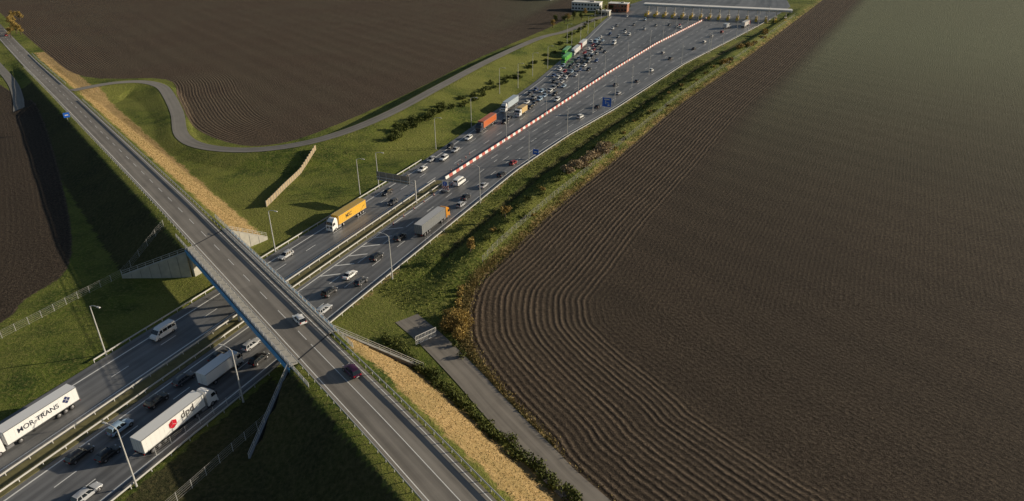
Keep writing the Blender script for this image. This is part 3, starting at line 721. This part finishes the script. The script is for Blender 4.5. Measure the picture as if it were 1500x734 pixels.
truck(rigid_mesh(WH,(.6,.42,.18)),272,-115.5,False,'box_truck')
truck(semi_mesh(GN,GN,roofc=(.12,.5,.1)),384,-134.5,False)
truck(semi_mesh(WH,WH),408,-137,False);truck(semi_mesh(RD,WH),428,-139.5,False)
truck(semi_mesh(GN,(.15,.4,.12)),402,-141,False)
truck(semi_mesh(RD,(.7,.65,.62)),555,-54,True);truck(rigid_mesh(WH,SI),540,-66,True,'box_truck')
# ------------------------------------------------------------------ toll plaza
A=np.array([108,590.]);B=np.array([216,552.]);U=(B-A)/np.linalg.norm(B-A);an=math.atan2(U[1],U[0]);V_=np.array([-U[1],U[0]]);Lc=np.linalg.norm(B-A)
g=MB();C=(A+B)/2
g.box((C[0],C[1],7.8),(Lc,9,1.5),MAT['white'],an);g.box((C[0],C[1],8.65),(Lc-1,8.4,.1),MAT['roof'],an)
g.box((C[0]-V_[0]*4.6,C[1]-V_[1]*4.6,7.5),(Lc*.98,.1,.3),MAT['signback'],an)
nb=16
for k in range(nb):
    p=A+U*(4+k*(Lc-8)/(nb-1))
    for e in (-3.5,3.5): g.cyl((*(p+V_*e),0),(*(p+V_*e),7.2),.25,.25,MAT['steel'],8)
obj("toll_canopy",g.mesh("toll_canopy"))
for k in range(nb):
    p=A+U*(4+k*(Lc-8)/(nb-1));g=MB()
    g.box((0,0,.1),(1.8,26,.2),MAT['conc']);g.box((0,-1,1.5),(1.5,3,2.6),MAT['yellow']);g.box((0,-1,1.9),(1.54,2.7,1.0),MAT['glass']);g.box((0,-1,2.9),(1.9,3.5,.2),MAT['white'])
    g.box((0,-11,1.2),(2.0,3.6,2.2),MAT['yellow'],0,.8);g.box((0,-8,.6),(.5,3,.8),MAT['red']);g.box((0,4,1),(.6,.6,1.8),MAT['yellow'])
    for yy in (-6,-5): g.cyl((0,yy,0),(0,yy,1.2),.15,.15,MAT['yellow'],6)
    obj("toll_booth",g.mesh("toll_booth"),(*p,0.01),an)
def building(name,x,y,w,d,h,rz,wall,roof,nw,fl=1):
    g=MB();g.box((0,0,h/2),(w,d,h),wall);g.box((0,0,h+.15),(w+.6,d+.6,.3),roof);g.box((w*.2,0,h+.7),(w*.15,d*.3,.8),MAT['conc'])
    for f_ in range(fl):
        for k in range(nw):
            for sy in (-1,1): g.box((-w/2+(k+.5)*w/nw,sy*(d/2+.02),1.7+f_*3.1),(w/nw*.6,.08,1.3),MAT['glass'])
    g.box((0,-d/2-.04,1.1),(1.4,.1,2.2),MAT['dark'])
    obj(name,g.mesh(name),(x,y,HZ(x,y)-.05 if HZ(x,y)>0 else 0),rz)
building("brick_building",90,606,16,10,6.5,an,MAT['brick'],MAT['roof'],6,2)
building("office_building",64,614,24,11,6.5,an,MAT['white'],MAT['roof'],9,2)
building("service_building",74,584,12,7,3.6,an,MAT['conc'],MAT['roof'],4)
building("warehouse_building",20,690,40,18,6,an,MAT['conc'],MAT['roof'],8)
# ------------------------------------------------------------------ vegetation
def leafcloud(centers,rad,n,size,rz=None):
    V=[];T=[]
    for c0,r0 in zip(centers,rad):
        m=max(8,int(n*(np.prod(r0))**.6))
        d=rng.normal(size=(m,3));d/=np.linalg.norm(d,axis=1)[:,None];d*=(rng.random(m)**.4)[:,None]
        c=np.array(c0)+d*np.array(r0)
        a=rng.normal(size=(m,3));a/=np.linalg.norm(a,axis=1)[:,None];b_=np.cross(a,rng.normal(size=(m,3)));b_/=np.linalg.norm(b_,axis=1)[:,None]
        sz=size*rng.uniform(.5,1.3,m)[:,None]
        V.append(np.stack([c-a*sz,c-b_*sz*.6,c+a*sz,c+b_*sz*.6],1).reshape(-1,3))
        tb=rng.random()*.5
        T.append(np.repeat(np.clip(tb+rng.random(m)*.5,0,1),4))
    return np.concatenate(V),np.concatenate(T)
def leafobj(name,V,T,mat,wood=None,parent=None):
    n=len(V)//4;F=np.arange(4*n).reshape(n,4)
    me=bpy.data.meshes.new(name);vs=[tuple(v) for v in V];fs=F.tolist();mi=[0]*n
    T=list(T)
    if wood:
        o=len(vs);vs+=wood.v;fs+=[[a+o for a in f] for f in wood.f];mi+=[1]*len(wood.f);T+=[0]*len(wood.v)
    me.from_pydata(vs,[],fs);me.materials.append(mat);me.materials.append(MAT['bark']);me.polygons.foreach_set("material_index",mi)
    at=me.attributes.new("tint",'FLOAT','POINT');at.data.foreach_set("value",np.array(T,np.float32));me.update()
    return obj(name,me,parent=parent)
def tree(name,x,y,h,r,mat):
    z=HZ(x,y);w=MB();w.cyl((x,y,z-.1),(x,y,z+h*.5),.05*h,.025*h,MAT['bark'],7);cs=[];rs=[]
    for k in range(9):
        a=rng.random()*6.28;e=rng.random();p=(x+math.cos(a)*r*.6*e,y+math.sin(a)*r*.6*e,z+h*(.4+.5*rng.random()))
        w.cyl((x,y,z+h*.35),p,.018*h,.006*h,MAT['bark'],5);cs.append(p);k2=r*rng.uniform(.3,.5);rs.append((k2,k2,k2*.9))
    V,T=leafcloud(cs,rs,110,.22);leafobj(name,V,T,mat,w)
tree("small_tree",-2,181,4.2,2.1,MAT['leafy']);tree("small_tree",-11,160,4.0,2.0,MAT['leafy']);tree("small_tree",-3,184,2.8,1.4,MAT['leafg'])
def shrubs(name,pts,h,r,mat,n=45,size=.3):
    w=MB();cs=[];rs=[]
    for x,y in pts:
        z=HZ(x,y);hh=h*rng.uniform(.6,1.2);rr=r*rng.uniform(.7,1.2)
        for k in range(4):
            a=rng.random()*6.28;p=(x+math.cos(a)*rr*.5,y+math.sin(a)*rr*.5,z+hh*rng.uniform(.3,.6));w.cyl((x,y,z-.1),p,.06,.03,MAT['bark'],4)
            cs.append(p);rs.append((rr*.65,rr*.65,hh*.45))
    V,T=leafcloud(cs,rs,n,size);V[:,2]=np.maximum(V[:,2],HT(V[:,0],V[:,1])-.05);return leafobj(name,V,T,mat,w)
J=lambda a:a*(rng.random()-.5)
shrubs("autumn_bush",[(-13,127),(-11.5,130),(-14,131.5),(-12,124),(-14.5,128),(-13.5,125.5),(-10.8,127)],3.6,2.4,MAT['leafy'],130,.2)
shrubs("autumn_bush",[(-12.5,136+k*2.3) for k in range(4)],1.6,1.1,MAT['leafy'],100,.2)
shrubs("autumn_bush",[(-12,120),(-10.5,116.5)],1.5,1.1,MAT['leafg'],80,.2)
shrubs("pale_shrub",[(20+k*2.1+J(1),219+k*3.4) for k in range(8)],3.0,2.8,MAT['leafp'],70,.32)
shrubs("shrub_row",[(*ST(s,-146+J(5)),) for s in np.arange(212,262,2.4)],3.0,2.2,MAT['leafg'],50,.32)
shrubs("shrub_row",[(*ST(s,-144+J(6)),) for s in np.arange(266,330,4.2)],2.0,2.0,MAT['leafg'],35,.38)
shrubs("shrub_row",[(*ST(s,Lf(s)-9+J(6)),) for s in np.arange(330,540,12)],2.0,2.2,MAT['leafg'],30,.45)
shrubs("hedge",[(*RQ(r,57.2+J(1.6)),) for r in np.arange(-30,112,1.2)],1.5,1.5,MAT['leafg'],60,.22)
shrubs("verge_bush",[(*ST(s,Ff(s)-8+J(8)),) for s in np.arange(150,400,6)],1.4,1.4,MAT['leafg'],45,.28)
shrubs("verge_bush",[(*ST(s,Ff(s)-6+J(6)),) for s in np.arange(155,400,17)],1.3,1.2,MAT['leafy'],45,.26)
shrubs("autumn_hedge",[(*ST(s,Ff(s)-6+J(5)),) for s in (405,412,418,452,458,463,470,476,500,512,520)],2.6,2.6,MAT['leafy'],30,.45)
for k in range(9):
    tree("autumn_tree",-394+k*7+J(8),557-k*10+J(8)+6,7,3.2,MAT['leafy'])
for k in range(14):
    x0=28+k*5.5+J(4);y0=530+k*7+J(16);tree("roadside_tree",x0,y0,6,2.8,MAT['leafy'] if k%3==0 else MAT['leafg'])
def tufts(name,x,y,h,mat,w=.16):
    z=HT(x,y);n=len(x);a=rng.random(n)*6.28;hh=h*rng.uniform(.5,1.2,n);dx=np.cos(a)*w;dy=np.sin(a)*w;lx=rng.normal(size=n)*.15;ly=rng.normal(size=n)*.15
    V=np.stack([np.stack([x-dx,y-dy,z-.05],1),np.stack([x+dx,y+dy,z-.05],1),np.stack([x+dx*.5+lx,y+dy*.5+ly,z+hh],1),np.stack([x-dx*.5+lx,y-dy*.5+ly,z+hh*.9],1)],1).reshape(-1,3)
    return leafobj(name,V,np.repeat(rng.random(n),4),mat)
n=20000
ii=rng.random(n)**1.2*(len(bR)-24)
idx=np.clip(len(bR)-1-12-ii,10,len(bR)-1);px=np.interp(idx,np.arange(len(bR)),bR[:,0]);py=np.interp(idx,np.arange(len(bR)),bR[:,1])
px=px+rng.normal(size=n)*.9-1.0;py=py+rng.normal(size=n)*.9-.2
dp,_,_=pdist(px,py,pth);kk=dp>3.1
tufts("field_edge_grass",px[kk],py[kk],.4,MAT['grassm'],.09)
r=rng.uniform(-20,470,26000);q=rng.uniform(46.3,56.0,26000);x=r*E[0]+q*M[0];y=r*E[1]+q*M[1];k=(~inpoly(x,y,spanP))&((r<330)|(q<51))
tufts("dry_grass",x[k],y[k],.18,MAT['grassm'],.07)
s=rng.uniform(95,420,30000);t=Rf(s)+rng.uniform(2,24,30000);x=s*D[0]+t*N[0];y=s*D[1]+t*N[1];q=x*M[0]+y*M[1];dp,_,_=pdist(x,y,pth);k=(q>66)&(dp>3.1)
tufts("grass",x[k],y[k],.3,MAT['grassg'],.12)
# ------------------------------------------------------------------ sky, sun, camera
az=math.atan2(.97,.25);el=math.radians(16.5)
w=bpy.data.worlds.new("World");sc.world=w;w.use_nodes=True
bg=w.node_tree.nodes["Background"];sky=w.node_tree.nodes.new("ShaderNodeTexSky");sky.sky_type='NISHITA';sky.sun_disc=False
sky.sun_elevation=el;sky.sun_rotation=az;w.node_tree.links.new(sky.outputs[0],bg.inputs[0]);bg.inputs[1].default_value=.062
sl=bpy.data.lights.new("sun",'SUN');sl.energy=5;sl.angle=math.radians(.5);sl.color=(1,.87,.67)
so=bpy.data.objects.new("sun",sl);COL.objects.link(so)
from mathutils import Vector
dirv=Vector((math.sin(az)*math.cos(el),math.cos(az)*math.cos(el),math.sin(el)))
so.rotation_euler=dirv.to_track_quat('Z','Y').to_euler();so.location=(200,50,150)
cd=bpy.data.cameras.new("camera");cd.lens=24;cd.sensor_width=36;cd.clip_end=8000;cd.clip_start=1
co=bpy.data.objects.new("camera",cd);COL.objects.link(co);co.location=(0,0,85);co.rotation_euler=(math.radians(90-27.3),0,0);sc.camera=co
sc.view_settings.view_transform='Standard';sc.view_settings.look='None';sc.view_settings.exposure=0
